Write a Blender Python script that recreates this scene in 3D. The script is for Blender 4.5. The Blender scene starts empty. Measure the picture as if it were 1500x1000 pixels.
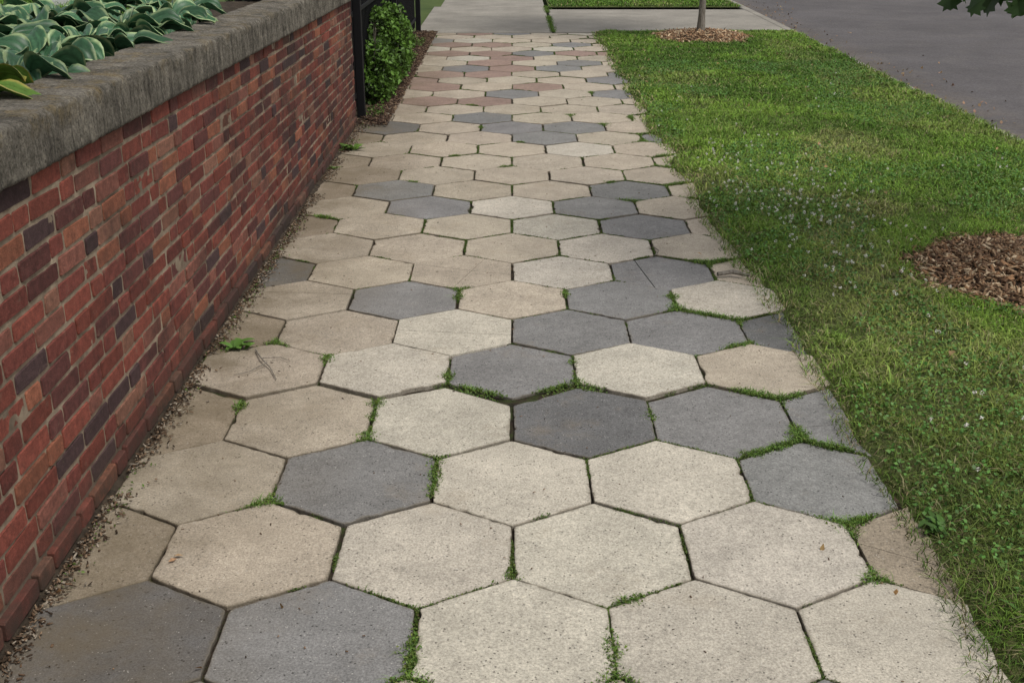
import bpy, math, random
import numpy as np
from mathutils import Vector, Matrix
random.seed(7); rng=np.random.default_rng(7)
sc=bpy.context.scene
sc.view_settings.view_transform='Standard'; sc.view_settings.look='None'; sc.view_settings.exposure=0
R=math.radians
# ---------------------------------------------------------------- helpers
def sstep(a,b,x):
    t=np.clip((x-a)/(b-a),0,1); return t*t*(3-2*t)
def vnoise(x,y,seed=0):
    x=np.asarray(x,float); y=np.asarray(y,float)
    xi=np.floor(x); yi=np.floor(y); fx=x-xi; fy=y-yi
    fx=fx*fx*(3-2*fx); fy=fy*fy*(3-2*fy)
    def h(a,b):
        v=np.sin(a*127.1+b*311.7+seed*74.7)*43758.5453
        return v-np.floor(v)
    return (h(xi,yi)*(1-fx)+h(xi+1,yi)*fx)*(1-fy)+(h(xi,yi+1)*(1-fx)+h(xi+1,yi+1)*fx)*fy
def fbm(x,y,seed=0,o=4):
    s=0;a=.5;t=0
    for i in range(o):
        s=s+a*vnoise(x*2**i,y*2**i,seed+i*13);t+=a;a*=.5
    return s/t
def link(o,parent=None):
    sc.collection.objects.link(o)
    if parent: o.parent=parent
    return o
def empty(name,loc=(0,0,0)):
    e=bpy.data.objects.new(name,None); e.location=loc; e.empty_display_size=.2
    return link(e)
def npmesh(name,V,faces,mat,col=None,parent=None,smooth=False):
    me=bpy.data.meshes.new(name); V=np.asarray(V,np.float32)
    me.vertices.add(len(V)); me.vertices.foreach_set('co',V.ravel())
    loops=np.concatenate([f.ravel() for f in faces]).astype(np.int32)
    tot=np.concatenate([np.full(len(f),f.shape[1]) for f in faces]).astype(np.int32)
    st=np.concatenate([[0],np.cumsum(tot)[:-1]]).astype(np.int32)
    me.loops.add(len(loops)); me.loops.foreach_set('vertex_index',loops)
    me.polygons.add(len(tot)); me.polygons.foreach_set('loop_start',st)
    try: me.polygons.foreach_set('loop_total',tot)
    except Exception: pass
    me.update(calc_edges=True)
    if smooth: me.polygons.foreach_set('use_smooth',np.ones(len(tot),bool))
    if col is not None:
        c=np.ones((len(V),4),np.float32); c[:,:3]=col[:,:3]
        if col.shape[1]==4: c[:,3]=col[:,3]
        a=me.color_attributes.new('Col','FLOAT_COLOR','POINT'); a.data.foreach_set('color',c.ravel())
    me.validate(); me.materials.append(mat)
    return link(bpy.data.objects.new(name,me),parent)
def pymesh(name,V,F,mat,col=None,parent=None,smooth=False):
    me=bpy.data.meshes.new(name); me.from_pydata([tuple(v) for v in V],[],F)
    if col is not None:
        c=np.ones((len(V),4),np.float32); col=np.asarray(col); c[:,:col.shape[1]]=col
        a=me.color_attributes.new('Col','FLOAT_COLOR','POINT'); a.data.foreach_set('color',c.ravel())
    me.update()
    if smooth: me.polygons.foreach_set('use_smooth',np.ones(len(me.polygons),bool))
    me.materials.append(mat); return link(bpy.data.objects.new(name,me),parent)
class M:
    def __init__(s,name):
        s.m=bpy.data.materials.new(name); s.m.use_nodes=True; s.nt=s.m.node_tree; s.n=s.nt.nodes
        s.b=s.n['Principled BSDF']; s.out=s.n['Material Output']
        s.b.inputs['Specular IOR Level'].default_value=.2; s.b.inputs['Roughness'].default_value=.9
        s.tc=s.n.new('ShaderNodeTexCoord')
    def l(s,a,b): s.nt.links.new(a,b)
    def attr(s,alpha=False):
        a=s.n.new('ShaderNodeAttribute'); a.attribute_name='Col'
        return a.outputs['Alpha' if alpha else 'Color']
    def map(s,scale):
        m=s.n.new('ShaderNodeMapping'); m.inputs['Scale'].default_value=scale; s.l(s.tc.outputs['Object'],m.inputs['Vector']); return m.outputs[0]
    def noise(s,scale,detail=4,rough=.6,vec=None):
        t=s.n.new('ShaderNodeTexNoise'); t.inputs['Scale'].default_value=scale; t.inputs['Detail'].default_value=detail
        t.inputs['Roughness'].default_value=rough; s.l(vec or s.tc.outputs['Object'],t.inputs['Vector']); return t.outputs['Fac']
    def voro(s,scale,feat='F1',out='Distance'):
        t=s.n.new('ShaderNodeTexVoronoi'); t.feature=feat; t.inputs['Scale'].default_value=scale
        s.l(s.tc.outputs['Object'],t.inputs['Vector']); return t.outputs[out]
    def rng(s,v,a,b,c,d):
        t=s.n.new('ShaderNodeMapRange'); s.l(v,t.inputs[0])
        for i,k in enumerate((a,b,c,d)): t.inputs[i+1].default_value=k
        return t.outputs[0]
    def math(s,op,a,b):
        t=s.n.new('ShaderNodeMath'); t.operation=op
        for i,k in enumerate((a,b)):
            if isinstance(k,(int,float)): t.inputs[i].default_value=k
            else: s.l(k,t.inputs[i])
        return t.outputs[0]
    def mix(s,f,a,b,mode='MIX'):
        t=s.n.new('ShaderNodeMix'); t.data_type='RGBA'; t.blend_type=mode
        if isinstance(f,(int,float)): t.inputs[0].default_value=f
        else: s.l(f,t.inputs[0])
        for i,k in ((6,a),(7,b)):
            if isinstance(k,tuple): t.inputs[i].default_value=(*k,1)
            else: s.l(k,t.inputs[i])
        return t.outputs[2]
    def mul(s,c,f):
        t=s.n.new('ShaderNodeVectorMath'); t.operation='SCALE'; s.l(c,t.inputs[0]); s.l(f,t.inputs['Scale']); return t.outputs[0]
    def sep(s):
        t=s.n.new('ShaderNodeSeparateXYZ'); s.l(s.tc.outputs['Object'],t.inputs[0]); return t.outputs
    def bump(s,h,dist,strength=1):
        t=s.n.new('ShaderNodeBump'); t.inputs['Distance'].default_value=dist; t.inputs['Strength'].default_value=strength
        s.l(h,t.inputs['Height']); s.l(t.outputs[0],s.b.inputs['Normal'])
    def base(s,c):
        if isinstance(c,tuple): s.b.inputs['Base Color'].default_value=(*c,1)
        else: s.l(c,s.b.inputs['Base Color'])
# ---------------------------------------------------------------- materials
def mat_leaf(name,trans=.3,rough=.55,spec=.25,vary=True):
    k=M(name); c=k.attr()
    if vary: c=k.mul(c,k.rng(k.noise(60,2),.3,.7,.8,1.2))
    k.base(c); k.b.inputs['Roughness'].default_value=rough; k.b.inputs['Specular IOR Level'].default_value=spec
    if trans>0:
        t=k.n.new('ShaderNodeBsdfTranslucent'); k.l(c,t.inputs['Color'])
        x=k.n.new('ShaderNodeMixShader'); x.inputs[0].default_value=trans
        k.l(k.b.outputs[0],x.inputs[1]); k.l(t.outputs[0],x.inputs[2]); k.l(x.outputs[0],k.out.inputs['Surface'])
    return k.m
m_grass=mat_leaf('grass_blades',0,.6,.12,False)
m_leaf=mat_leaf('leaf',.2,.5,.25,False)
m_hosta=mat_leaf('hosta_leaf',.12,.42,.3)
k=M('paver_concrete'); c=k.attr(); XYZ=k.sep()
f=k.rng(k.noise(170,4,.8),.32,.68,.55,1.40)
f=k.math('MULTIPLY',f,k.rng(k.noise(5,6,.7),.3,.7,.80,1.15))
f=k.math('MULTIPLY',f,k.rng(k.noise(38,5,.75),.35,.65,.88,1.10))
pit=k.rng(k.voro(75),.14,.24,.0,1.0)
pm=k.rng(k.noise(31,3,.6),.50,.56,1,0)
pitf=k.math('MAXIMUM',pit,pm)
f=k.math('MULTIPLY',f,k.rng(pitf,0,1,.32,1))
c=k.mul(c,f)
fl=k.rng(k.voro(105),.14,.22,1,0); fl=k.math('MULTIPLY',fl,k.rng(k.noise(43,2),.54,.60,0,.6))
c=k.mix(fl,c,(.55,.53,.48))
st=k.rng(k.noise(2.3,7,.75),.56,.72,0,.35); c=k.mix(st,c,(.24,.185,.12))
e=k.attr(True); en=k.math('SUBTRACT',e,k.rng(k.noise(22,5,.7),.3,.7,-.1,.45)); d=k.rng(en,-.15,.3,.6,0)
c=k.mix(d,c,(.12,.098,.066))
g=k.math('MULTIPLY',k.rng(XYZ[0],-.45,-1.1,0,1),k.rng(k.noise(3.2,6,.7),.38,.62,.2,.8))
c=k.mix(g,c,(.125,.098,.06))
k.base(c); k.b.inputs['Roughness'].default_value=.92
k.bump(k.math('ADD',k.math('MULTIPLY',k.noise(230,3,.7),.6),k.math('MULTIPLY',pitf,.5)),.0028,.9)
m_paver=k.m
k=M('joint_soil'); n=k.noise(30,6,.7)
c=k.mix(k.rng(n,.35,.65,0,1),(.012,.009,.006),(.05,.036,.024)); c=k.mix(k.rng(k.noise(6,5,.7),.50,.60,0,.75),c,(.04,.06,.014))
c=k.mix(k.rng(k.noise(2.4,3),.60,.66,0,.8),c,(.17,.115,.075))
k.base(c); k.bump(k.noise(150,4,.7),.006); m_joint=k.m
k=M('soil'); n=k.noise(20,8,.75)
c=k.mix(k.rng(n,.35,.65,0,1),(.022,.017,.012),(.085,.064,.044)); k.base(c); k.bump(k.noise(90,5,.75),.012); m_soil=k.m
k=M('lawn_thatch'); n=k.noise(12,8,.75)
c=k.mix(k.rng(n,.35,.65,0,1),(.04,.065,.016),(.11,.13,.035)); c=k.mix(k.rng(k.noise(60,4),.5,.65,0,.5),c,(.14,.12,.06))
k.base(c); k.bump(k.noise(120,4,.7),.015); m_thatch=k.m
k=M('ground_far'); c=k.mix(k.rng(k.noise(.8,8,.7),.35,.65,0,1),(.035,.06,.014),(.08,.11,.03)); k.base(c); m_ground=k.m
k=M('concrete_slab'); f=k.math('MULTIPLY',k.rng(k.noise(1.8,8,.7),.3,.7,.7,1.15),k.rng(k.noise(60,4),.3,.7,.8,1.15))
t=k.mix(0.0,(.27,.25,.215),(0,0,0)); k.base(k.mul(t,f)); k.bump(k.noise(150,3),.002); m_slab=k.m
k=M('asphalt'); f=k.math('MULTIPLY',k.rng(k.noise(.7,7,.7),.3,.7,.75,1.18),k.rng(k.noise(55,5,.85),.35,.65,.6,1.35))
t=k.mix(k.rng(k.noise(3,5),.5,.7,0,.4),(.102,.094,.095),(.13,.118,.108))
x=k.sep()[0]; t=k.mix(k.math('MULTIPLY',k.rng(x,4.3,3.6,0,1),k.rng(k.noise(4,6,.7),.4,.6,.1,.8)),t,(.13,.105,.08))
k.base(k.mul(t,f)); k.bump(k.noise(120,3),.003); m_asph=k.m
k=M('brick'); c=k.attr(); XYZ=k.sep()
f=k.math('MULTIPLY',k.rng(k.noise(40,6,.8),.3,.7,.55,1.45),k.rng(k.noise(220,3,.7),.3,.7,.75,1.25))
c=k.mul(c,f)
far=k.rng(XYZ[1],2.5,6,.0,.11)
soot=k.rng(k.math('ADD',k.noise(1.7,7,.78),far),.54,.70,0,.72); c=k.mix(soot,c,(.028,.021,.019))
sm=k.rng(k.noise(17,6,.75),.60,.72,0,.45); c=k.mix(sm,c,(.25,.18,.13))
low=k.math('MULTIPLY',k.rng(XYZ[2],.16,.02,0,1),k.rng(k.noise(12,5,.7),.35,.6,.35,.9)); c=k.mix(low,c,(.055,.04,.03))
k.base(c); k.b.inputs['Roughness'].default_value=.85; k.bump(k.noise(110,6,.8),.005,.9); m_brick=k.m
k=M('mortar'); XYZ=k.sep(); c=k.mix(k.rng(k.noise(9,6,.7),.35,.65,0,1),(.16,.12,.085),(.36,.285,.205)); c=k.mix(k.rng(k.noise(1.6,7,.7),.52,.70,0,.6),c,(.06,.045,.036))
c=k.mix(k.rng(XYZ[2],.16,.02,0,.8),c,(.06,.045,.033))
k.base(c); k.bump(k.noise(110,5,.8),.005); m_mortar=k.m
k=M('coping_stone'); XYZ=k.sep()
c=k.mix(k.rng(k.noise(7,9,.8),.38,.62,0,1),(.10,.09,.072),(.30,.27,.22))
top=k.rng(XYZ[2],1.05,1.10,0,1)
stq=k.rng(k.noise(1,7,.75,k.map((4,34,3))),.46,.62,0,.75); c=k.mix(k.math('MULTIPLY',stq,k.rng(top,0,1,1,.35)),c,(.04,.034,.028))
c=k.mix(k.math('MULTIPLY',k.rng(k.noise(8,7,.75),.50,.66,0,.75),top),c,(.24,.175,.075))
c=k.mul(c,k.rng(k.noise(110,5,.85),.34,.66,.4,1.55))
c=k.mix(k.rng(k.voro(60),.16,.24,.5,0),c,(.02,.018,.015))
k.base(c); k.bump(k.noise(80,7,.85),.014,1); m_cop=k.m
k=M('black_iron'); k.base((.006,.006,.007)); k.b.inputs['Roughness'].default_value=.6; m_iron=k.m
k=M('white_paint'); k.base(k.mul(k.mix(0.0,(.6,.6,.58),(0,0,0)),k.rng(k.noise(5),.3,.7,.9,1.05))); m_white=k.m
k=M('bark'); c=k.mix(k.rng(k.noise(1,6,.7,k.map((60,60,12))),.35,.65,0,1),(.10,.085,.065),(.26,.235,.2)); k.base(c); k.bump(k.noise(1,6,.7,k.map((60,60,12))),.006); m_bark=k.m
k=M('wood_chip'); c=k.attr(); c=k.mul(c,k.rng(k.noise(90,3),.3,.7,.7,1.3)); k.base(c); m_chip=k.m
# ---------------------------------------------------------------- generators
def blades(name,P,h,w,lean,col,mat,parent=None):
    N=len(P); a=rng.uniform(0,2*np.pi,N); b=rng.uniform(0,2*np.pi,N)
    sx=np.cos(a)*w/2; sy=np.sin(a)*w/2
    lx=np.cos(b)*lean*h; ly=np.sin(b)*lean*h
    V=np.zeros((N,5,3))
    V[:,0]=P+np.c_[-sx,-sy,0*sx]; V[:,1]=P+np.c_[sx,sy,0*sx]
    mid=P+np.c_[lx*.35,ly*.35,h*.6]
    V[:,2]=mid+np.c_[sx*.8,sy*.8,0*sx]; V[:,3]=mid-np.c_[sx*.8,sy*.8,0*sx]
    V[:,4]=P+np.c_[lx,ly,h*np.clip(1-.25*lean,.4,1)]
    i=np.arange(N)[:,None]*5
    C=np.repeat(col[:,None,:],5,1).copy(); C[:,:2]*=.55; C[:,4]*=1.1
    return npmesh(name,V.reshape(-1,3),[i+np.array([[0,1,2,3]]),i+np.array([[3,2,4]])],mat,C.reshape(-1,3),parent)
def leafquads(name,P,size,col,mat,parent=None,up=.3,fold=.15,aspect=.55):
    N=len(P); d=rng.normal(size=(N,3)); d/=np.linalg.norm(d,axis=1)[:,None]
    n=rng.normal(size=(N,3)); n[:,2]=np.abs(n[:,2])+up; s=np.cross(d,n); s/=np.linalg.norm(s,axis=1)[:,None]+1e-9
    n=np.cross(s,d); L=size[:,None]
    V=np.zeros((N,4,3)); V[:,0]=P-d*L*.5; V[:,1]=P+s*L*aspect*.5+n*L*fold-d*L*.05; V[:,2]=P+d*L*.5; V[:,3]=P-s*L*aspect*.5+n*L*fold-d*L*.05
    i=np.arange(N)[:,None]*4
    return npmesh(name,V.reshape(-1,3),[i+np.array([[0,1,2]]),i+np.array([[0,2,3]])],mat,np.repeat(col,4,0),parent)
def chips(name,P,size,col,mat,parent=None,flat=.35):
    N=len(P); V0=np.array([[-.5,-.5,-.5],[.5,-.35,-.5],[.42,.5,-.5],[-.5,.4,-.5],[-.4,-.4,.5],[.5,-.4,.5],[.35,.4,.5],[-.5,.5,.5]])
    d=rng.normal(size=(N,3)); d[:,2]*=flat; d/=np.linalg.norm(d,axis=1)[:,None]
    n=rng.normal(size=(N,3)); n[:,2]=np.abs(n[:,2])+1; s=np.cross(n,d); s/=np.linalg.norm(s,axis=1)[:,None]; n=np.cross(d,s)
    V=P[:,None,:]+ (V0[None,:,0:1]*size[:,0,None,None])*d[:,None]+(V0[None,:,1:2]*size[:,1,None,None])*s[:,None]+(V0[None,:,2:3]*size[:,2,None,None])*n[:,None]
    F=np.array([[0,3,2,1],[4,5,6,7],[0,1,5,4],[1,2,6,5],[2,3,7,6],[3,0,4,7]])
    i=np.arange(N)[:,None,None]*8
    return npmesh(name,V.reshape(-1,3),[(i+F[None]).reshape(-1,4)],mat,np.repeat(col,8,0),parent)
def box(name,x0,x1,y0,y1,z0,z1,mat,parent=None,bev=.004):
    me=bpy.data.meshes.new(name)
    V=[(x,y,z) for z in (z0,z1) for x,y in ((x0,y0),(x1,y0),(x1,y1),(x0,y1))]
    me.from_pydata(V,[],[(0,3,2,1),(4,5,6,7),(0,1,5,4),(1,2,6,5),(2,3,7,6),(3,0,4,7)]); me.materials.append(mat)
    o=link(bpy.data.objects.new(name,me),parent)
    if bev:
        b=o.modifiers.new('bevel','BEVEL'); b.width=bev; b.segments=2
    return o
def grid(name,x0,x1,y0,y1,nx,ny,zf,mat,parent=None,xf=None):
    u=np.linspace(0,1,nx); v=np.linspace(0,1,ny); U,Vv=np.meshgrid(u,v)
    Y=y0+(y1-y0)*Vv; X0=xf(Y) if xf else x0; X=X0+(x1-X0)*U
    Z=zf(X,Y,U) if callable(zf) else np.full_like(X,zf)
    P=np.stack([X,Y,Z],-1).reshape(-1,3)
    i=(np.arange(ny-1)[:,None]*nx+np.arange(nx-1)[None]).ravel()[:,None]
    return npmesh(name,P,[i+np.array([[0,1,nx+1,nx]])],mat,None,parent,True)
def tube(V,F,pts,rad,seg=10):
    base=len(V); pts=[Vector(p) for p in pts]
    for j,p in enumerate(pts):
        t=(pts[min(j+1,len(pts)-1)]-pts[max(j-1,0)]).normalized(); q=t.to_track_quat('Z','Y')
        for s in range(seg):
            a=2*math.pi*s/seg; V.append(tuple(p+q@Vector((math.cos(a)*rad[j],math.sin(a)*rad[j],0))))
    for j in range(len(pts)-1):
        for s in range(seg):
            a=base+j*seg+s; b=base+j*seg+(s+1)%seg; F.append((a,b,b+seg,a+seg))
    F.append(tuple(base+(len(pts)-1)*seg+s for s in range(seg)))
def cvary(base,N,amt=.25,hue=.1):
    c=np.array(base)[None]*(1+rng.uniform(-amt,amt,(N,1)))*(1+rng.uniform(-hue,hue,(N,3))); return np.clip(c,0,1)
# ---------------------------------------------------------------- ground, road, kerb
grid('ground',-400,400,-400,400,3,3,-.14,m_ground)
grid('road',3.58,12.5,-30,200,2,2,-.10,m_asph)
pave=empty('kerb')
yy=-6.0
while yy<60:
    box('kerb_stone',3.50,3.62,yy,yy+1.79,-.135,.0,m_slab,pave,.02); yy+=1.8
box('kerb_far',12.5,12.65,-30,200,-.135,0.02,m_slab,pave,.02)
# ---------------------------------------------------------------- paver path
XL,XR=-1.17,1.13
pal={'L':(.45,.41,.34),'T':(.40,.346,.272),'B':(.30,.25,.188),'G':(.205,.200,.192),'D':(.128,.126,.123),'R':(.275,.195,.16)}
named={0:'DGLLL',1:'BTLLLB',2:'TGLLG',3:'BTLDGG',4:'TLGLT',5:'BTLGGD',6:'TGTGL',7:'DTTLGT',8:'TTTLT',9:'BTTLGT',10:'TGLGT',11:'BGTTGT',
 12:'BTTTT',13:'BTTTTT',14:'TTTLT',15:'BTTGTG',16:'DTGGT',17:'TTGTTT',18:'TTTTT',19:'RRRTTT',20:'TTGTG',21:'TRTRTT',22:'RTTTG',23:'TRRTTG',24:'TGRGT',25:'RTRTGT'}
def rowy(kx):
    if kx<=3: return 2.258+.4*kx
    return 3.912+.3905*(kx-4)
def clip(poly,nx,ny,c):
    out=[]
    for i in range(len(poly)):
        p=poly[i]; q=poly[(i+1)%len(poly)]; dp=nx*p[0]+ny*p[1]-c; dq=nx*q[0]+ny*q[1]-c
        if dp<=0: out.append(p)
        if dp*dq<0:
            t=dp/(dp-dq); out.append((p[0]+t*(q[0]-p[0]),p[1]+t*(q[1]-p[1])))
    return out
def inset(poly,d):
    out=list(poly)
    n=len(poly)
    for i in range(n):
        p=poly[i]; q=poly[(i+1)%n]; ex,ey=q[0]-p[0],q[1]-p[1]; L=math.hypot(ex,ey)
        if L<1e-6: continue
        nx,ny=ey/L,-ex/L; out=clip(out,nx,ny,nx*p[0]+ny*p[1]-d)
        if len(out)<3: return []
    return out
PV=[];PF=[];PC=[]; edges=[]
def add_tile(poly,col,z,tilt,seed,cracked):
    n=len(poly); pts=[]
    for i in range(n):
        p=np.array(poly[i-1]);q=np.array(poly[i]);r=np.array(poly[(i+1)%n])
        def toward(a,b,d):
            L=np.linalg.norm(b-a); return a+(b-a)*min(d/L,.4)
        rr=(.006+.006*random.random()) if not cracked else .002
        A=toward(q,p,rr);B=toward(q,r,rr)
        pts+= [A,(A+B)/2*.4+q*.6,B]
    dense=[]
    for i in range(len(pts)):
        a=pts[i];b=pts[(i+1)%len(pts)]; L=np.linalg.norm(b-a); m=max(1,int(L/.012))
        for j in range(m): dense.append(a+(b-a)*j/m)
    D=np.array(dense); c0=D.mean(0)
    nn=vnoise(D[:,0]*55,D[:,1]*55,seed)-.5; n2=vnoise(D[:,0]*14,D[:,1]*14,seed+5)-.5
    if cracked: nn=nn*.15;n2=n2*.15
    rad=D-c0; Ln=np.linalg.norm(rad,axis=1)[:,None]; u=rad/Ln
    chip=0 if cracked else np.maximum(0,vnoise(D[:,0]*22,D[:,1]*22,seed+9)-.80)*.05
    D=D+u*(nn*.004+n2*.003-chip)[:,None]
    b=len(PV); m=len(D); cx=np.array(col)
    for off,dz,ed in ((0,-.045,0),(0,-.003,0),(.001,-.0008,.1),(.003,0,.25),(.018,0.0,.8),(.045,0.0,1.)):
        if cracked: ed=max(ed,.8); off*=.4
        for q,uu in zip(D,u):
            p=q-uu*off; PV.append((p[0],p[1],z+dz+tilt[0]*(p[0]-c0[0])+tilt[1]*(p[1]-c0[1]))); PC.append((*cx,ed))
    for ring in range(5):
        for j in range(m):
            a=b+ring*m+j; a2=b+ring*m+(j+1)%m; PF.append((a,a2,a2+m,a+m))
    PF.append(tuple(b+5*m+j for j in range(m)))
pathp=empty('hexagonal_paver_path')
w=.46
for kx in range(-6,33):
    cy=rowy(kx); a=(.2665 if kx<=3 else .2615)
    cent=(kx%2==0); cols=[-.92,-.46,0,.46,.92] if cent else [-1.15,-.69,-.23,.23,.69,1.15]
    for ci,cx in enumerate(cols):
        poly=[(cx,cy-a),(cx+w/2,cy-a/2),(cx+w/2,cy+a/2),(cx,cy+a),(cx-w/2,cy+a/2),(cx-w/2,cy-a/2)]
        if kx==3:
            up=[(.045,.045,.045),(.045,.045,.045),(0,.022,.045),(.03,.012,0),(.045,.045,.04),(.045,.045,.045)][ci]
            poly[2]=(cx+w/2,cy+a/2+up[0]);poly[3]=(cx,cy+a+up[1]);poly[4]=(cx-w/2,cy+a/2+up[2])
        for i in range(6):
            edges.append((poly[i],poly[(i+1)%6]))
        ang=random.gauss(0,.005); jx,jy=random.gauss(0,.0016),random.gauss(0,.0016)
        poly=[(cx+(p[0]-cx)*math.cos(ang)-(p[1]-cy)*math.sin(ang)+jx,cy+(p[0]-cx)*math.sin(ang)+(p[1]-cy)*math.cos(ang)+jy) for p in poly]
        poly=clip(poly,-1,0,-XL); poly=clip(poly,1,0,XR+random.uniform(-.03,.02))
        poly=clip(poly,0,1,14.86)
        if len(poly)<3: continue
        poly=inset(poly,random.uniform(.0026,.0055)+(.0012 if kx>5 else 0))
        if len(poly)<3: continue
        L=named.get(kx)
        ch=L[ci] if L else random.choice('TTTTRRRGL' if kx>3 else 'LLTG')
        col=np.array(pal[ch])*random.uniform(.91,1.07)*(1+np.array([random.uniform(-.01,.01) for _ in range(3)]))
        if kx>10: col=col*.95
        pieces=[poly]
        def cut(pieces,nx,ny,c,g=.0025):
            out=[]
            for P in pieces:
                A=clip(P,nx,ny,c-g);B=clip(P,-nx,-ny,-c-g)
                if len(A)>2:out.append(A)
                if len(B)>2:out.append(B)
            return out
        def line(p,q,g=.001):
            ex,ey=q[0]-p[0],q[1]-p[1];Ln=math.hypot(ex,ey);nx,ny=ey/Ln,-ex/Ln
            return nx,ny,nx*p[0]+ny*p[1],g
        if (kx,ci)==(5,2): pieces=cut(pieces,*line((cx-.23,cy+.01),(cx+.23,cy-.045),.002))
        if (kx,ci)==(7,2): pieces=cut(pieces,*line((cx-.2,cy+.1),(cx+.23,cy-.05),.0014)); pieces=cut(pieces,*line((cx-.02,cy-.2),(cx+.1,cy+.2),.0014))
        if (kx,ci)==(7,4): pieces=cut(pieces,*line((cx-.06,cy-.2),(cx-.11,cy+.2),.002))
        if (kx,ci)==(6,0): pieces=cut(pieces,*line((cx-.2,cy+.1),(cx+.2,cy+.07),.0014))
        if (kx,ci)==(1,5): pieces=cut(pieces,*line((cx-.2,cy+.03),(cx+.2,cy-.22),.0012))
        if (kx,ci)==(3,5): pieces=cut(pieces,*line((cx-.2,cy-.03),(cx+.2,cy+.05),.0012))
        z=random.gauss(0,.0018)
        if cx<-1 or cx>1: z-=.004
        tl=(random.gauss(0,.004),random.gauss(0,.004))
        for P in pieces:
            if len(P)<3: continue
            add_tile(P,col*random.uniform(.98,1.02),z,(0,0) if len(pieces)>1 else tl,random.randint(0,999),len(pieces)>1)
pymesh('pavers',PV,PF,m_paver,np.array(PC),pathp)
grid('joint_soil',-1.30,1.35,-1,15.2,60,300,lambda X,Y,U:-.013+.008*(fbm(X*8,Y*8,3)-.5),m_joint,pathp)
E=np.array(edges)
def joint_pts(N,ymin,ymax,spread):
    idx=rng.integers(0,len(E),N); t=rng.uniform(0,1,N)[:,None]
    P=E[idx,0]*(1-t)+E[idx,1]*t+rng.normal(0,spread,(N,2))
    k=(P[:,1]>ymin)&(P[:,1]<ymax)&(P[:,0]>-1.15)&(P[:,0]<1.1); return P[k]
J=joint_pts(480000,1.7,14.8,.0030)
dens=fbm(J[:,0]*3.1,J[:,1]*3.1,21,3)+.09*sstep(-.3,1.0,J[:,0])-.12*sstep(-.5,-1.0,J[:,0])+.05*sstep(3.8,6,J[:,1]); dens+=.55*(vnoise(J[:,0]*13,J[:,1]*13,77)-.5)
keep=(dens>.63)&(rng.random(len(J))<np.clip((dens-.63)*4,0,1)); J=J[keep]
spots=[(-.459,3.35,.05,1),(-.70,2.91,.05,1),(-.236,3.16,.05,.7),(-.236,3.08,.05,.7),(-.236,3.0,.05,.6),(-.19,3.84,.05,.8),(-.12,3.77,.05,.8),(-.06,3.72,.05,.8),(.205,3.775,.07,1),(.13,3.74,.05,.8),(.28,3.72,.05,.8),
 (.745,3.25,.05,1),(.83,3.30,.05,1),(.90,3.36,.07,1.1),(.97,3.36,.07,1.1),(1.03,3.33,.07,1.1),(.92,2.79,.08,1.1),(.98,2.76,.06,1),(.919,2.52,.05,1),(.80,3.68,.05,.9),(.868,3.68,.06,1.),(.95,3.66,.06,1.),
 (.70,4.58,.07,1.1),(.76,4.53,.06,1),(.83,4.5,.06,1),(.91,4.47,.07,1.1),(.70,4.72,.05,1),(.866,4.15,.07,1.),(.95,5.20,.08,1.1),(.90,5.26,.05,1),(1.02,5.2,.06,1),(-.713,4.0,.05,.9),(-.908,4.16,.05,1),
 (-.994,6.07,.06,1),(-.912,3.58,.04,.9),(-.226,2.21,.07,.8),(-.226,2.1,.07,.9),(.239,2.23,.07,.8),(.235,2.12,.07,.8),(.293,2.42,.05,.8),(-.47,3.60,.04,.9),(-.46,3.5,.04,.6),
 (.98,6.81,.09,1),(1.0,7.3,.09,1),(.95,7.7,.09,1),(.68,6.43,.06,1),(1.0,6.35,.07,1),(-.234,4.82,.05,.9),(-.234,4.72,.05,.8),(0,2.55,.04,.5),
 (.9,8.1,.1,1),(.99,8.3,.1,1),(.93,9.0,.1,1),(.46,3.5,.04,.6),(.23,3.98,.04,.6),(.23,4.76,.05,.8),(-.02,7.25,.05,.8),(-.25,7.45,.06,.8),(.46,7.0,.05,.8),(.7,8.7,.06,1),(.45,9.1,.06,.9),(.2,8.2,.05,.8),(.55,10.2,.06,1),(-.3,9.6,.05,1),(-.1,8.6,.05,.8),(-.5,7.0,.05,.8)]
pool=joint_pts(1500000,1.9,10.6,.0001)
SP=[];SH=[]
for x,y,r,hm in spots:
    near=pool[(np.abs(pool[:,0]-x)<.16)&(np.abs(pool[:,1]-y)<.16)]
    if len(near)==0: continue
    hm*=.88
    j=near[np.argmin(np.hypot(near[:,0]-x,near[:,1]-y))]
    d=np.hypot(near[:,0]-j[0],near[:,1]-j[1]); wgt=np.exp(-(d/r)**2*1.6)
    nn=int(300*(r/.05)*hm); id_=rng.choice(len(near),nn,p=wgt/wgt.sum())
    sp=(.004+.010*np.exp(-(d[id_]/(r*.6))**2)*hm)[:,None]
    SP.append(near[id_]+rng.normal(0,1,(nn,2))*sp*np.array([[1.25,.8]]));SH.append(np.full(nn,hm)*(.5+.6*np.exp(-(d[id_]/r)**2)))
SP=np.concatenate(SP);SH=np.concatenate(SH)
moss=empty('joint_moss_and_grass')
n=len(J); leafquads('moss',np.c_[J,rng.uniform(-.009,.001,n)],rng.uniform(.003,.007,n)*(1+.09*J[:,1]),cvary((.085,.125,.026),n,.45,.15),m_leaf,moss,1.,.2,.7)
n=len(SP); leafquads('weed_leaves',np.c_[SP,rng.uniform(-.004,.008,n)],rng.uniform(.004,.011,n),cvary((.115,.175,.036),n,.5,.18),m_leaf,moss,1.,.2,.6)
s2=rng.random(n)<.45; Q=SP[s2];n=len(Q)
blades('joint_grass',np.c_[Q,np.full(n,-.005)],rng.uniform(.010,.034,n)*SH[s2],rng.uniform(.0015,.0028,n),rng.uniform(.3,1.8,n),cvary((.12,.21,.04),n,.45,.15),m_grass,moss)
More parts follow.
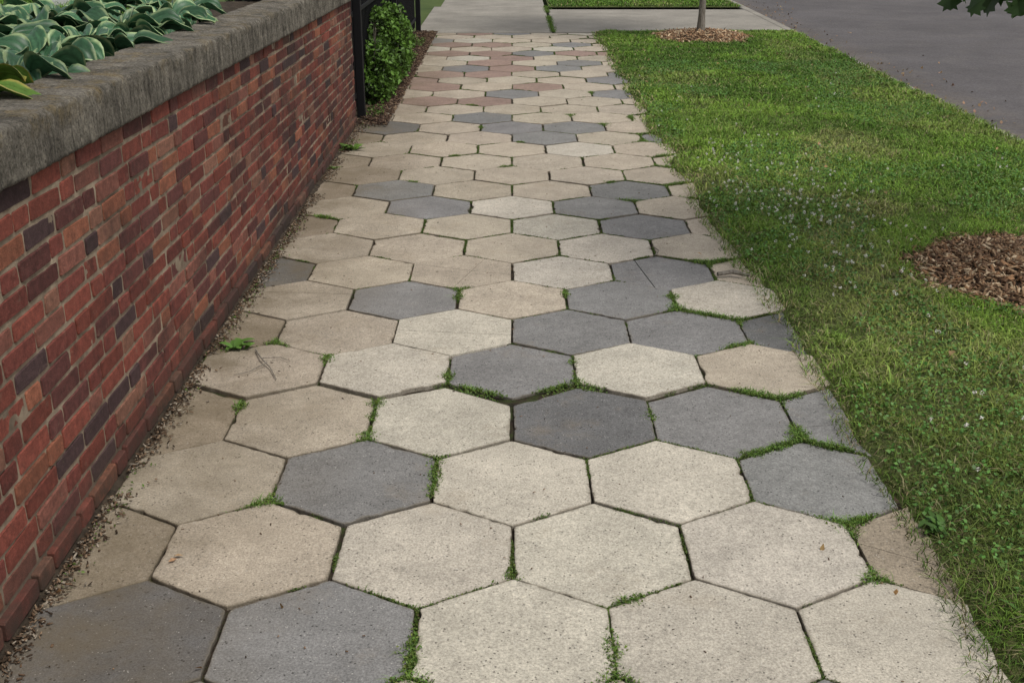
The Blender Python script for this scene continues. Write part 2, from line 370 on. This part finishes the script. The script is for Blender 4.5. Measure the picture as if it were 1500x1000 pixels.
sub=J[rng.random(len(J))<.05];n=len(sub)
blades('joint_sprouts',np.c_[sub,np.full(n,-.006)],rng.uniform(.008,.018,n),rng.uniform(.0015,.0025,n),rng.uniform(.3,1.4,n),cvary((.10,.17,.035),n,.35,.12),m_grass,moss)
# ---------------------------------------------------------------- lawn
def edge(Y): return 1.115-.085*sstep(4,7,Y)+.12*(fbm(Y*2.2,Y*0+3,5,5)-.5)*1.3
def lz(X,Y): return .004+.02*sstep(0,.25,X-edge(Y))+.02*(fbm(X*1.7,Y*1.7,8)-.5)
lawn=empty('lawn')
grid('lawn_soil',0,3.5,-2,14.93,90,500,lambda X,Y,U:np.where(U<.005,-.03,lz(X,Y)*1.0-.012*sstep(.06,0,X-edge(Y))),m_thatch,lawn,xf=lambda Y:edge(Y)-.01)
grid('lawn_soil_far',.56,3.5,18.45,60,10,60,-.005,m_thatch,lawn)
def incirc(X,Y,cx,cy,rx,ry):
    dx=(X-cx)/rx;dy=(Y-cy)/ry;a=np.arctan2(dy,dx);return dx*dx+dy*dy<(1+.22*(vnoise(a*2.2+9,a*0+cx,4)-.5)+.16*(vnoise(a*7+9,a*0+cx,5)-.5)+.1*(rng.random(np.shape(X))-.5))**2
rings=[(2.43,4.97,.60,.60),(2.28,14.28,.56,.64)]
GP=[];GC=[];GH=[];GW=[]
for y0,y1,rho,wd in ((1.2,3.6,29000,.0026),(3.6,6,20000,.003),(6,9.5,11000,.0042),(9.5,14.9,6500,.0065),(18.5,26,2500,.011),(26,40,500,.025)):
    N=int((y1-y0)*2.5*rho); X=rng.uniform(.98,3.53,N);Y=rng.uniform(y0,y1,N)
    if y0>18: X=rng.uniform(.58,3.53,N)
    ed=X-edge(Y)if y0<18 else np.full(N,1.)
    pr=np.clip(.25+sstep(-.04,.16,ed)*.8,0,1)*(ed>-.045)
    patch=fbm(X*1.6,Y*1.3,31,5); patch=sstep(.34,.66,patch); dry=sstep(.52,.66,fbm(X*1.3+5,Y*.9,57,5))
    op=np.exp(-((X-1.75)**2/.6+(Y-6.6)**2/8)); dry=np.clip(dry*(.25+.8*op)+.06*op,0,1); patch=np.clip(patch*.65+.55*op,0,1)
    # tree shade painted into the blade colours, darker close to the camera end
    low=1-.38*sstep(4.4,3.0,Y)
    pr*=1-.25*dry
    bare=sstep(.58,.70,fbm(X*6,Y*6,91,3)); pr*=1-.6*bare
    pr*=(X<.46*(.933*Y+.58)+.9)
    inr=np.zeros(N,bool)
    for r in rings: inr|=incirc(X,Y,*r)
    kp=(rng.random(N)<pr)&~inr
    X,Y,patch,dry,ed,low=X[kp],Y[kp],patch[kp],dry[kp],ed[kp],low[kp];n=len(X)
    c=np.array([[.080,.160,.022]])*(1-patch[:,None])+np.array([[.185,.310,.042]])*patch[:,None]
    c=c*(1-.6*dry[:,None])+np.array([[.38,.37,.13]])*.6*dry[:,None]
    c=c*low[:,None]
    straw=rng.random(n)<(.05+.18*dry+.22*sstep(.18,0,ed)); c[straw]=np.array([.33,.29,.15])*low[straw][:,None]
    c=c*(1+rng.uniform(-.45,.45,(n,1)))*(1+rng.uniform(-.1,.1,(n,3)))
    h=rng.uniform(.014,.040,n)*(.6+.9*vnoise(X*6,Y*6,12)); h[rng.random(n)<.03]*=1.8
    GP.append(np.c_[X,Y,lz(X,Y)-.004 if y0<18 else np.zeros(n)]);GC.append(c);GH.append(h);GW.append(rng.uniform(.75,1.4,n)*wd)
GP=np.concatenate(GP);GC=np.concatenate(GC);GH=np.concatenate(GH);GW=np.concatenate(GW)
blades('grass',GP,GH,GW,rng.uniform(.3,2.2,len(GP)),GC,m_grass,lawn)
N=60000;X=rng.uniform(1.05,3.4,N);Y=rng.uniform(1.5,12,N);cl=fbm(X*1.9,Y*1.3,44,4)+.12*np.exp(-((X-1.55)**2/.3+(Y-6)**2/4))
kp=(cl>.57)&(X>edge(Y)+.03)
for r in rings: kp&=~incirc(X,Y,*r)
X,Y=X[kp],Y[kp];n=len(X)
leafquads('clover_leaves',np.c_[X,Y,lz(X,Y)+rng.uniform(.015,.035,n)],rng.uniform(.009,.017,n),cvary((.10,.21,.045),n,.35,.1),m_leaf,lawn,2.5,.08,.9)
N=9000;X=rng.uniform(1.05,3.4,N);Y=rng.uniform(3,11,N)
pf=np.exp(-((X-1.5)**2/.12+(Y-5.9)**2/2.4))*.8+.05*(fbm(X*1.9,Y*1.3,44,4)>.55);pf*=vnoise(X*4,Y*4,3)>.35
kp=(rng.random(N)<pf*.45)&(X>edge(Y)+.04)
for r in rings: kp&=~incirc(X,Y,*r)
X,Y=X[kp],Y[kp];n=len(X)
u=rng.normal(size=(n,14,3));u/=np.linalg.norm(u,axis=2)[:,:,None]
FP=(np.c_[X,Y,lz(X,Y)+.04][:,None,:]+u*.006).reshape(-1,3)
leafquads('clover_flowers',FP,rng.uniform(.005,.009,len(FP)),cvary((.74,.72,.65),len(FP),.12,.03),m_leaf,lawn,.3,.1,.7)
def rosette(name,x,y,z,r,nl,col,parent=None,up=.5,asp=.35):
    V=[];F=[];C=[]
    for i in range(nl):
        a=random.uniform(0,6.283);L=r*random.uniform(.6,1.1);el=random.uniform(.2,up+.4);wd=L*asp*random.uniform(.7,1.2)
        b=len(V);cc=np.array(col)*random.uniform(.6,1.3);S=5
        ox,oy=random.gauss(0,r*.25),random.gauss(0,r*.25)
        for s in range(S+1):
            t=s/S;rr=L*t*math.cos(el*(1-.6*t));zz=L*(math.sin(el)*t-.55*t*t*math.sin(el)+.02);ww=wd*math.sin(math.pi*min(.97,t*.93+.05))**.8
            for e in(-1,0,1):
                V.append((x+ox+rr*math.cos(a)-e*ww/2*math.sin(a),y+oy+rr*math.sin(a)+e*ww/2*math.cos(a),z+zz+abs(e)*ww*.15));C.append(cc)
        for s in range(S):
            for q in(0,1):
                p=b+s*3+q;F.append((p,p+1,p+4,p+3))
    return pymesh(name,V,F,m_leaf,np.array(C),parent,True)
rosette('weed_plant',-1.05,4.13,0,.065,14,(.11,.22,.04),None,.7,.6)
for (x,y,r,nn) in((1.24,2.35,.07,18),(1.15,2.75,.06,14),(1.33,2.15,.07,18),(1.2,2.95,.05,10),(1.28,2.55,.05,12),(1.15,2.12,.05,12),(1.42,2.3,.06,12)):
    rosette('weed_plant',x,y,.008,r,nn,(.075,.155,.03),None,.7,.14 if random.random()<.6 else .3)
rosette('weed_plant',-1.09,7.8,0,.10,20,(.10,.19,.03),None,.8,.3)
rosette('weed_plant',-1.12,7.2,0,.05,8,(.10,.18,.03),None,.8,.4)
rosette('weed_plant',3.42,7.1,.01,.14,16,(.09,.16,.03),None,1.2,.12)
# ---------------------------------------------------------------- mulch rings
for (cx,cy,rx,ry) in rings:
    e=empty('mulch_ring',(0,0,0))
    N=8500 if cy<8 else 3200; rr=np.sqrt(rng.random(N))*1.2;a=rng.uniform(0,2*np.pi,N);X=cx+rr*rx*np.cos(a);Y=cy+rr*ry*np.sin(a)
    kp=incirc(X,Y,cx,cy,rx*1.03,ry*1.03)|(rng.random(N)<.12);X,Y,rr=X[kp],Y[kp],rr[kp];n=len(X)
    zb=lambda q:.012+.06*np.clip(1-q**2,0,1)
    grid('mulch_bed',cx-rx*1.15,cx+rx*1.15,cy-ry*1.15,cy+ry*1.15,40,40,lambda X,Y,U:zb(np.hypot((X-cx)/rx,(Y-cy)/ry))+.002-.05*(np.hypot((X-cx)/rx,(Y-cy)/ry)>.98),m_soil,e)
    sz=np.c_[rng.uniform(.012,.06,n)*(1 if cy<8 else 1.4),rng.uniform(.005,.016,n)*(1 if cy<8 else 1.4),rng.uniform(.002,.005,n)]
    pc=np.array([(.24,.15,.085),(.36,.24,.14),(.12,.07,.042),(.52,.40,.26),(.19,.115,.07),(.30,.17,.09)])[rng.integers(0,6,n)]*rng.uniform(.7,1.25,(n,1))
    chips('wood_chips',np.c_[X,Y,zb(rr)+rng.uniform(0,.024,n)],sz,pc,m_chip,e,.5)
# ---------------------------------------------------------------- concrete walk beyond
walk=empty('concrete_walkway')
box('slab_cross_left',-1.2,.50,14.90,16.55,-.08,.006,m_slab,walk,.012)
box('slab_cross_left',-1.2,.50,16.565,18.45,-.08,.004,m_slab,walk,.012)
box('slab_cross_right',.535,3.49,14.96,18.0,-.08,.004,m_slab,walk,.012)
for i in range(18): box('slab_ahead',-1.1,.50,18.465+i*1.8,18.465+i*1.8+1.785,-.08,.005,m_slab,walk,.012)
n=1500;X=rng.normal(.517,.022,n);Y=rng.uniform(14.9,18.5,n);kp=vnoise(Y*3,Y*0,3)>.25;X,Y=X[kp],Y[kp];n=len(X)
blades('slab_joint_grass',np.c_[X,Y,np.zeros(n)],rng.uniform(.01,.04,n),np.full(n,.006),rng.uniform(.3,1.4,n),cvary((.10,.17,.03),n,.3),m_grass,moss)
# ---------------------------------------------------------------- brick wall
wall=empty('brick_wall'); Y0,Y1=-.6,8.80
def sc_z(y): return 1-.014*max(0,(y-2.6))
BV=[];BF=[];BC=[]
bp=[((.190,.054,.038),5),((.150,.044,.034),4.5),((.105,.038,.033),3),((.235,.088,.052),2.2),((.21,.10,.068),1.2),((.062,.036,.036),1.6),((.19,.075,.055),2)]
cw=[b[1] for b in bp]
ncourse=16; ch=.985/ncourse; FX=-1.18
for r in range(ncourse):
    y=Y0-(.155 if r%2 else 0)-random.random()*.02; kk=r%2; z0=r*ch-.0; proj=.014 if r<1 else 0
    while y<Y1:
        Lb=.190 if (kk%2==0 or random.random()<.25) else .090
        Lb+=random.uniform(-.006,.006); kk+=1
        a=max(y,Y0);b=min(y+Lb,Y1)
        if b-a>.03:
            gz=random.uniform(.010,.014); zl=z0+gz/2+random.uniform(-.0015,.0015); zh=z0+ch-gz/2+random.uniform(-.0015,.0015)
            x=FX+proj+random.gauss(0,.0016); base=len(BV)
            colb=np.array(random.choices([q[0] for q in bp],cw)[0])*random.uniform(.75,1.2)
            jj=[(random.uniform(-.0025,.0025),random.uniform(-.0025,.0025)) for _ in range(4)]
            def outline(ins):
                P=[];rc=.004
                cs=[(a+ins,zl+ins,1,1),(b-ins,zl+ins,-1,1),(b-ins,zh-ins,-1,-1),(a+ins,zh-ins,1,-1)]
                for i,(py,pz,sy,sz) in enumerate(cs):
                    py+=jj[i][0];pz+=jj[i][1]
                    q1=(py,pz+sz*rc);q2=(py+sy*rc,pz)
                    P+= [q1,q2] if i in(0,2) else [q2,q1]
                return P
            for ins,xx in((0,x-.06),(0,x-.003),(.002,x)):
                for (py,pz) in outline(ins): BV.append((xx,py,pz*sc_z(py)));BC.append(colb)
            for g in range(2):
                for j in range(8):
                    p=base+g*8+j;q=base+g*8+(j+1)%8;BF.append((p,q,q+8,p+8))
            BF.append(tuple(base+16+j for j in range(8)))
        y+=Lb+random.uniform(.011,.015)
pymesh('bricks',BV,BF,m_brick,np.array(BC),wall)
ny,nz=700,120;ys=np.linspace(Y0,Y1,ny);zs=np.linspace(-.05,.988,nz);YY,ZZ=np.meshgrid(ys,zs)
XX=FX-.0042+.006*(fbm(YY*25,ZZ*25,6,3)-.5); ZZs=ZZ*np.vectorize(sc_z)(YY)
P=np.stack([XX,YY,ZZs],-1).reshape(-1,3);i=(np.arange(nz-1)[:,None]*ny+np.arange(ny-1)[None]).ravel()[:,None]
npmesh('mortar_face',P,[i+np.array([[0,1,ny+1,ny]])],m_mortar,None,wall,True)
pymesh('wall_core',[(-1.38,Y0,-.1),(-1.195,Y0,-.1),(-1.195,Y1,-.1),(-1.38,Y1,-.1),(-1.38,Y0,.98),(-1.195,Y0,.98),(-1.195,Y1,.89),(-1.38,Y1,.89)],[(0,1,5,4),(1,2,6,5),(2,3,7,6),(3,0,4,7),(4,5,6,7)],m_mortar,None,wall)
grid('wall_footing_soil',-1.2,-1.125,Y0,Y1,10,700,lambda X,Y,U:.016-.026*U+.02*(fbm(X*24,Y*12,14)-.5),m_soil,wall,xf=lambda Y:0*Y-1.2)
def coping(y0,y1):
    xs0,xs1,zb,zt=-1.385,-1.158,.985,1.122; prof=[]
    def seg(a,b,n):
        for j in range(n): prof.append((a[0]+(b[0]-a[0])*j/n,a[1]+(b[1]-a[1])*j/n))
    r=.005
    seg((-1.30,zb),(xs1-r,zb),6);seg((xs1-r,zb),(xs1,zb+r),2);seg((xs1,zb+r),(xs1,zt-r),14);seg((xs1,zt-r),(xs1-r,zt),2);seg((xs1-r,zt),(xs0+r,zt+.004),20);seg((xs0+r,zt+.004),(xs0,zt-r),2);seg((xs0,zt-r),(xs0,zb),6);seg((xs0,zb),(-1.30,zb),3)
    pr=np.array(prof);m=len(pr);n=int((y1-y0)/.009);ys=np.linspace(y0,y1,n)
    c=np.array([(xs0+xs1)/2,(zb+zt)/2]);s=np.cumsum(np.r_[0,np.linalg.norm(np.diff(pr,axis=0),axis=1)])
    S,YY=np.meshgrid(s,ys); disp=.004*(fbm(S*14,YY*14,33,3)-.5)+.0075*(fbm(S*60,YY*60,35,3)-.5)
    dirn=(pr-c)/np.linalg.norm(pr-c,axis=1)[:,None]
    corner=np.exp(-((pr[:,0]-xs1)**2+(pr[:,1]-zt)**2)/.00012); disp=disp-corner[None]*np.maximum(0,fbm(YY*16,YY*0,71,4)-.45)*.045
    X=pr[None,:,0]+dirn[None,:,0]*disp;Z=pr[None,:,1]+dirn[None,:,1]*disp-(.014*np.maximum(0,ys-2.6))[:,None]
    V=np.stack([X,YY,Z],-1).reshape(-1,3)
    a=(np.arange(n-1)[:,None]*m+np.arange(m)[None]).ravel();b=(np.arange(n-1)[:,None]*m+(np.arange(m)[None]+1)%m).ravel()
    F=np.stack([a,b,b+m,a+m],1)
    npmesh('coping_stone',V,[F[:,::-1],np.arange(m)[None],(np.arange(m)[::-1]+(n-1)*m)[None]],m_cop,None,wall,False)
coping(-.6,3.3);coping(3.303,6.2);coping(6.203,8.85)
n=5200;X=-1.155+np.abs(rng.normal(0,.030,n));Y=rng.uniform(1.2,9.2,n);kp=vnoise(X*3,Y*5,2)>.35;X,Y=X[kp],Y[kp];n=len(X)
lit=empty('leaf_litter')
chips('debris',np.c_[X,Y,.001+rng.uniform(0,.008,n)],np.c_[rng.uniform(.004,.018,n),rng.uniform(.003,.007,n),rng.uniform(.001,.003,n)],np.array([(.12,.075,.045),(.07,.045,.028),(.05,.033,.02),(.20,.14,.09),(.26,.22,.17)])[rng.integers(0,5,n)]*rng.uniform(.6,1.2,(n,1)),m_chip,lit)
n=900;X=-1.14+np.abs(rng.normal(0,.03,n));Y=rng.uniform(1.2,9,n);kp=vnoise(Y*3,Y*0,22)>.6;X,Y=X[kp],Y[kp];n=len(X)
leafquads('wall_base_weeds',np.c_[X,Y,rng.uniform(.002,.012,n)],rng.uniform(.006,.014,n),cvary((.09,.14,.03),n,.4),m_leaf,moss,1,.2,.6)
grid('planting_bed',-1.9,-.98,8.85,14.9,30,160,lambda X,Y,U:.012+.03*(1-U)+.02*(fbm(X*9,Y*9,9)-.5)-.03*sstep(.93,1,U),m_soil)
n=3800;X=-.93-np.abs(rng.normal(0,.14,n));Y=rng.uniform(8.6,14.9,n)
chips('bed_debris',np.c_[X,Y,.015+.03*np.clip(-.98-X,0,1)+rng.uniform(0,.01,n)],np.c_[rng.uniform(.01,.04,n),rng.uniform(.006,.016,n),rng.uniform(.002,.005,n)],np.array([(.085,.05,.033),(.045,.028,.02),(.16,.11,.07),(.05,.03,.02)])[rng.integers(0,4,n)],m_chip,lit)
n=1600;X=-1.0-np.abs(rng.normal(0,.10,n));Y=rng.uniform(8.9,14.8,n);kp=vnoise(X*4,Y*2.2,8)>.55;X,Y=X[kp],Y[kp];n=len(X)
leafquads('bed_weeds',np.c_[X,Y,rng.uniform(.02,.07,n)],rng.uniform(.015,.035,n),cvary((.09,.15,.03),n,.4),m_leaf,moss,1,.2,.6)
n=420;X=rng.uniform(-1.1,1.1,n);Y=rng.uniform(1.9,10,n)
chips('crumbs',np.c_[X,Y,np.full(n,.004)],np.c_[rng.uniform(.003,.010,n),rng.uniform(.002,.004,n),rng.uniform(.001,.002,n)],np.array([(.10,.06,.035),(.05,.035,.02),(.2,.13,.08)])[rng.integers(0,3,n)],m_chip,lit,.1)
P=np.array([(-.56,2.39,.009),(.82,2.66,.008),(-.87,2.62,.009),(-.88,2.60,.008),(.9,5.33,.012),(-.70,2.15,.008),(-1.12,2.45,.010),(.95,2.45,.009)])
leafquads('dry_leaves',P,np.full(len(P),.026),cvary((.33,.21,.10),len(P),.3),m_chip,lit,4,.1,.5)
n=420;X=3.66+np.abs(rng.normal(0,.35,n));Y=rng.uniform(6,26,n)
leafquads('kerb_leaves',np.c_[X,Y,np.full(n,-.092)],rng.uniform(.025,.05,n),cvary((.22,.15,.09),n,.4),m_chip,lit,6,.05,.6)
n=60;X=rng.uniform(1.2,3.4,n);Y=rng.uniform(2,14,n)
leafquads('lawn_leaves',np.c_[X,Y,lz(X,Y)+.035],rng.uniform(.02,.045,n),cvary((.24,.17,.08),n,.4),m_chip,lit,3,.12,.6)
V=[];F=[]
tube(V,F,[(-.97,4.08,.01),(-.93,3.98,.018),(-.88,3.90,.012),(-.84,3.80,.008)],[.003,.0028,.0022,.0015],6)
tube(V,F,[(-.93,3.98,.016),(-.86,4.00,.012),(-.82,3.97,.008)],[.002,.0016,.001],6)
tube(V,F,[(-.90,3.94,.014),(-.95,3.86,.012),(-1.0,3.84,.008)],[.002,.0016,.001],6)
pymesh('twig',V,F,m_bark)
V=[];F=[];tube(V,F,[(.93,5.0,.015),(1.0,5.02,.02),(1.07,4.98,.015)],[.010,.011,.007],8);tube(V,F,[(.68,5.3,.01),(.71,5.38,.012),(.69,5.46,.01)],[.003,.003,.002],6)
pymesh('stick',V,F,m_bark)
# ---------------------------------------------------------------- raised yard + hostas
yard=empty('raised_yard')
grid('bed_soil',-2.3,-1.375,-.6,8.8,20,120,lambda X,Y,U:.93+.03*(fbm(X*6,Y*6,2)-.5)-.05*sstep(3,8,Y),m_soil,yard)
grid('yard_ground',-14,-2.28,-.6,20,30,30,.86,m_thatch,yard)
pymesh('yard_edge',[(-14,8.8,.86),(-1.38,8.8,.84),(-1.38,8.8,-.14),(-14,8.8,-.14)],[(0,1,2,3)],m_soil,None,yard)
N=60000;X=rng.uniform(-5.5,-2.6,N);Y=rng.uniform(3.5,10.5,N)
blades('yard_grass',np.c_[X,Y,np.full(N,.86)],rng.uniform(.03,.08,N),np.full(N,.006),rng.uniform(.3,1.3,N),cvary((.12,.23,.04),N,.4),m_grass,yard)
def hosta(x,y,z,nl,size,cin,cedge):
    V=[];F=[];C=[]
    for i in range(nl):
        a=i*2.39996+random.uniform(-.3,.3);lay=i/nl
        L=size*random.uniform(.8,1.15);W=L*random.uniform(.60,.78);pet=size*(.45+.75*(1-lay))*random.uniform(.8,1.1)
        el=.5+.85*lay+random.uniform(-.12,.12); b=len(V)
        p0=np.array([x,y,z+.02]);dr=np.array([math.cos(a),math.sin(a),0]);sd=np.array([-math.sin(a),math.cos(a),0])
        p1=p0+dr*pet*math.cos(el)+np.array([0,0,pet*math.sin(el)+size*.25])
        S=12;T=14; e0=el*.85;shade=random.uniform(.6,1.3); pos=p1.copy(); bend=random.uniform(1.0,2.3);tw=random.uniform(-.7,.7)
        for s in range(S+1):
            t=s/S;e=e0-bend*t*1.0; step=L/S
            if s: pos=pos+(dr*math.cos(e)+np.array([0,0,math.sin(e)]))*step
            nrm=np.array([0,0,1])*math.cos(e)-dr*math.sin(e)
            ww=W*(math.sin(math.pi*min(1,t**.75*.98+.015))**.75)*.5
            for q in range(T+1):
                uu=q/T*2-1
                off=sd*uu*ww*math.cos(tw)+nrm*(uu*ww*math.sin(tw)+ww*.38*abs(uu)**1.5+.004*math.cos(uu*16)+.010*math.sin(t*9+i)*abs(uu))
                V.append(pos+off)
                ef=1 if (abs(uu)>.84+.08*math.sin(t*11+i*3+uu) or t>.97) else 0
                cc=np.array(cedge if ef else cin)*shade*(1.0+.16*math.cos(uu*16)); C.append(cc)
        for s in range(S):
            for q in range(T):
                p=b+s*(T+1)+q;F.append((p,p+1,p+T+2,p+T+1))
        b=len(V)
        for s in range(5):
            t=s/4;pp=p0*(1-t)+p1*t
            for o in(-1,1): V.append(pp+sd*o*.006);C.append(np.array(cin)*1.3)
        for s in range(4): F.append((b+s*2,b+s*2+1,b+s*2+3,b+s*2+2))
    pymesh('hosta_plant',V,F,m_hosta,np.array(C),None,True)
gi=(.042,.112,.052);ge=(.27,.35,.17)
for (x,y,s) in [(-1.57,3.55,.155),(-1.56,3.97,.16),(-1.58,4.4,.16),(-1.60,4.85,.16),(-1.56,5.3,.155),(-1.6,5.75,.14),(-1.95,3.3,.17),(-1.97,3.8,.17),(-1.97,4.3,.17),(-1.99,4.8,.17),(-1.97,5.3,.17),(-1.97,5.8,.16),(-2.35,3.9,.17),(-2.4,4.5,.17),(-2.35,5.1,.17),(-1.57,2.1,.15),(-1.6,2.5,.15)]:
    hosta(x+random.uniform(-.04,.04),y,.94,22,s,gi,ge)
hosta(-1.57,3.12,.95,22,.17,(.11,.21,.03),(.40,.36,.07)); hosta(-1.95,2.85,.94,22,.17,(.12,.22,.035),(.36,.38,.08))
col=empty('porch_column')
box('plinth',-3.3,-2.95,8.5,8.85,.86,1.0,m_white,col,.01);box('base_moulding',-3.26,-2.99,8.54,8.81,1.0,1.05,m_white,col,.015);box('shaft',-3.22,-3.03,8.58,8.77,1.05,3.2,m_white,col,.01);box('capital',-3.27,-2.98,8.53,8.82,3.2,3.3,m_white,col,.01)
# ---------------------------------------------------------------- fence
fence=empty('iron_fence')
def post(x,y,s=.03,h=1.75):
    box('post',x-s,x+s,y-s,y+s,-.05,h,m_iron,fence,.005);box('post_cap',x-s-.012,x+s+.012,y-s-.012,y+s+.012,h,h+.03,m_iron,fence,.008)
for y in(8.93,12.0,15.05): post(-1.155 if y<9 else -1.18,y)
for y in np.arange(9.06,15.0,.09): box('picket',-1.229,-1.211,y-.009,y+.009,.06,1.62,m_iron,fence,0)
for z in(.14,.75,1.5): box('rail',-1.237,-1.203,8.98,15.0,z,z+.035,m_iron,fence,.003)
# ---------------------------------------------------------------- shrub, hedge
def shrub(name,lobes,N,size,base,parent=None,dark=.35,gap=0):
    P=[];C=[]
    tot=sum(l[3]*l[4]*l[5] for l in lobes)
    for (x,y,z,a,b,c) in lobes:
        n=int(N*a*b*c/tot);d=rng.normal(size=(n,3));d/=np.linalg.norm(d,axis=1)[:,None];r=rng.random(n)**.28
        bump=.74+.5*vnoise(d[:,0]*3.5+x*9+d[:,2]*2,d[:,1]*3.5+y*7,5)
        p=np.array([x,y,z])+d*np.array([a,b,c])*(r*bump)[:,None]
        k=p[:,2]>.02
        if gap: k&=vnoise(p[:,0]*11+p[:,2]*5,p[:,1]*11+p[:,2]*9,15)>gap
        p=p[k];rr=r[k]
        cl=vnoise(p[:,0]*9+p[:,2]*7,p[:,1]*9+p[:,2]*6,8)
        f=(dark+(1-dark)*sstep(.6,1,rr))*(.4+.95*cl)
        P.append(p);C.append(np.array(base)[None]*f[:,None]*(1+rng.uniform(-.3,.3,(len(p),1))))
    P=np.concatenate(P);C=np.concatenate(C)
    return leafquads(name,P,rng.uniform(.6,1.4,len(P))*size,C,m_leaf,parent,.5,.15,.6)
sh=empty('shrub')
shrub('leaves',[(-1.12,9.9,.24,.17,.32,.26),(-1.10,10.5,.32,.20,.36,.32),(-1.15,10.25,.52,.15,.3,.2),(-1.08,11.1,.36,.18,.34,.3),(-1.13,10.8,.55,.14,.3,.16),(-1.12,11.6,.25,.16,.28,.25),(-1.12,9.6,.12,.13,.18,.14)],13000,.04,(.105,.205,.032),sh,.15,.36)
V=[];F=[]
for i in range(24):
    y=random.uniform(9.7,11.6);x=-1.12;tube(V,F,[(x,y,0),(x+random.uniform(-.08,.08),y+random.uniform(-.1,.1),.3),(x+random.uniform(-.12,.12),y+random.uniform(-.2,.2),.6)],[.008,.006,.003],5)
pymesh('stems',V,F,m_bark,None,sh)
hd=empty('hedge')
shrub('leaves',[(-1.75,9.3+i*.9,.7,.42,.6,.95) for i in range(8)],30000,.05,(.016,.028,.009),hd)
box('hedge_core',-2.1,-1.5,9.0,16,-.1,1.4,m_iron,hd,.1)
# ---------------------------------------------------------------- trees
def tree(x,y,h0,lobes,N,r0):
    e=empty('young_tree');V=[];F=[]
    H=h0+.9
    pts=[(x+.012*math.sin(t*5),y,-.02+H*t) for t in np.linspace(0,1,12)]
    rad=[r0*(1.45 if t<.01 else 1.0)*(1-.45*t) for t in np.linspace(0,1,12)]
    tube(V,F,pts,rad,14)
    for l in lobes:
        s=random.uniform(.65,1);b=np.array(pts[int(s*11)]);t=np.array(l[:3]);m=(b+t)/2+np.array([0,0,.12])
        tube(V,F,[b,m,t],[r0*.4,r0*.28,r0*.1],7)
        for q in range(5):
            u=t+np.array([random.uniform(-1,1)*l[3],random.uniform(-1,1)*l[4],random.uniform(-1,1)*l[5]])*.75
            tube(V,F,[m*.3+t*.7,(t+u)/2+np.array([0,0,.05]),u],[r0*.14,r0*.09,r0*.04],5)
    pymesh('trunk_and_limbs',V,F,m_bark,None,e,True)
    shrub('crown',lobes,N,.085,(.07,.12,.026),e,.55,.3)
    return e
def lobset(x,y,z,R0,H,n):
    out=[]
    for i in range(n):
        a=i*2.4;zz=z+H*(i/(n-1));rr=R0*math.sin(math.pi*(.18+.72*i/(n-1)))*.62
        out.append((x+rr*math.cos(a),y+rr*math.sin(a),zz,R0*.5,R0*.5,R0*.42))
    return out
t1=tree(2.47,5.0,1.9,lobset(2.8,4.4,2.6,1.1,2.2,11),6500,.042)
tree(2.26,14.3,2.3,lobset(2.26,14.3,2.8,1.3,2.4,11),6000,.042)
V=[];F=[];tube(V,F,[(2.5,5.0,1.95),(2.2,4.7,2.0),(1.85,4.3,1.75),(1.64,4.05,1.42),(1.58,3.98,1.34)],[.014,.011,.007,.004,.002],6);tube(V,F,[(1.85,4.3,1.75),(1.78,4.0,1.5),(1.68,3.9,1.34)],[.005,.003,.002],6)
pymesh('drooping_branch',V,F,m_bark,None,t1)
lob=[(0,-.5),(.13,-.42),(.32,-.5),(.27,-.3),(.55,-.12),(.36,-.02),(.42,.25),(.2,.12),(.12,.3),(0,.6)]
lob=lob+[(-a,b) for a,b in lob[-2:0:-1]]
V=[];F=[];C=[]
for i in range(30):
    c=Vector((random.uniform(1.48,1.70),random.uniform(3.85,4.1),random.uniform(1.265,1.43)))
    rot=Matrix.Rotation(random.uniform(0,6.28),3,'Z')@Matrix.Rotation(random.uniform(-1.9,-.9),3,'X')@Matrix.Rotation(random.uniform(2.4,3.9),3,'Z')
    s=random.uniform(.07,.10);b=len(V);cc=np.array((.03,.06,.016))*random.uniform(.7,1.3)
    V.append(tuple(c+Vector((0,0,.003))));C.append(cc)
    for p in lob: V.append(tuple(c+rot@Vector((p[0]*s,p[1]*s,-.12*s*abs(p[0])*2))));C.append(cc)
    for j in range(len(lob)): F.append((b,b+1+j,b+1+(j+1)%len(lob)))
pymesh('hanging_leaves',V,F,m_leaf,np.array(C),t1)
# ---------------------------------------------------------------- light, sky, camera
wd=bpy.data.worlds.new('World');sc.world=wd;wd.use_nodes=True;nt=wd.node_tree
sky=nt.nodes.new('ShaderNodeTexSky');sky.sky_type='NISHITA';sky.sun_disc=False
EL,AZ=62,130
sky.sun_elevation=R(EL);sky.sun_rotation=R(AZ);sky.air_density=1.0;sky.dust_density=3.0
hs=nt.nodes.new('ShaderNodeHueSaturation');hs.inputs['Saturation'].default_value=.25
nt.links.new(sky.outputs[0],hs.inputs['Color']);nt.links.new(hs.outputs[0],nt.nodes['Background'].inputs['Color']);nt.nodes['Background'].inputs['Strength'].default_value=.14
sl=bpy.data.lights.new('sun','SUN');sl.energy=2.15;sl.angle=R(12);sl.color=(1,.96,.89)
so=link(bpy.data.objects.new('sun',sl));d=Vector((math.sin(R(AZ))*math.cos(R(EL)),math.cos(R(AZ))*math.cos(R(EL)),math.sin(R(EL))))
so.rotation_euler=d.to_track_quat('Z','Y').to_euler()
cam=bpy.data.cameras.new('camera');cam.sensor_width=36;cam.lens=40.73;cam.clip_end=1500
co=link(bpy.data.objects.new('camera',cam));co.location=(0,0,1.618);co.rotation_euler=(R(90-21.1),0,0);sc.camera=co
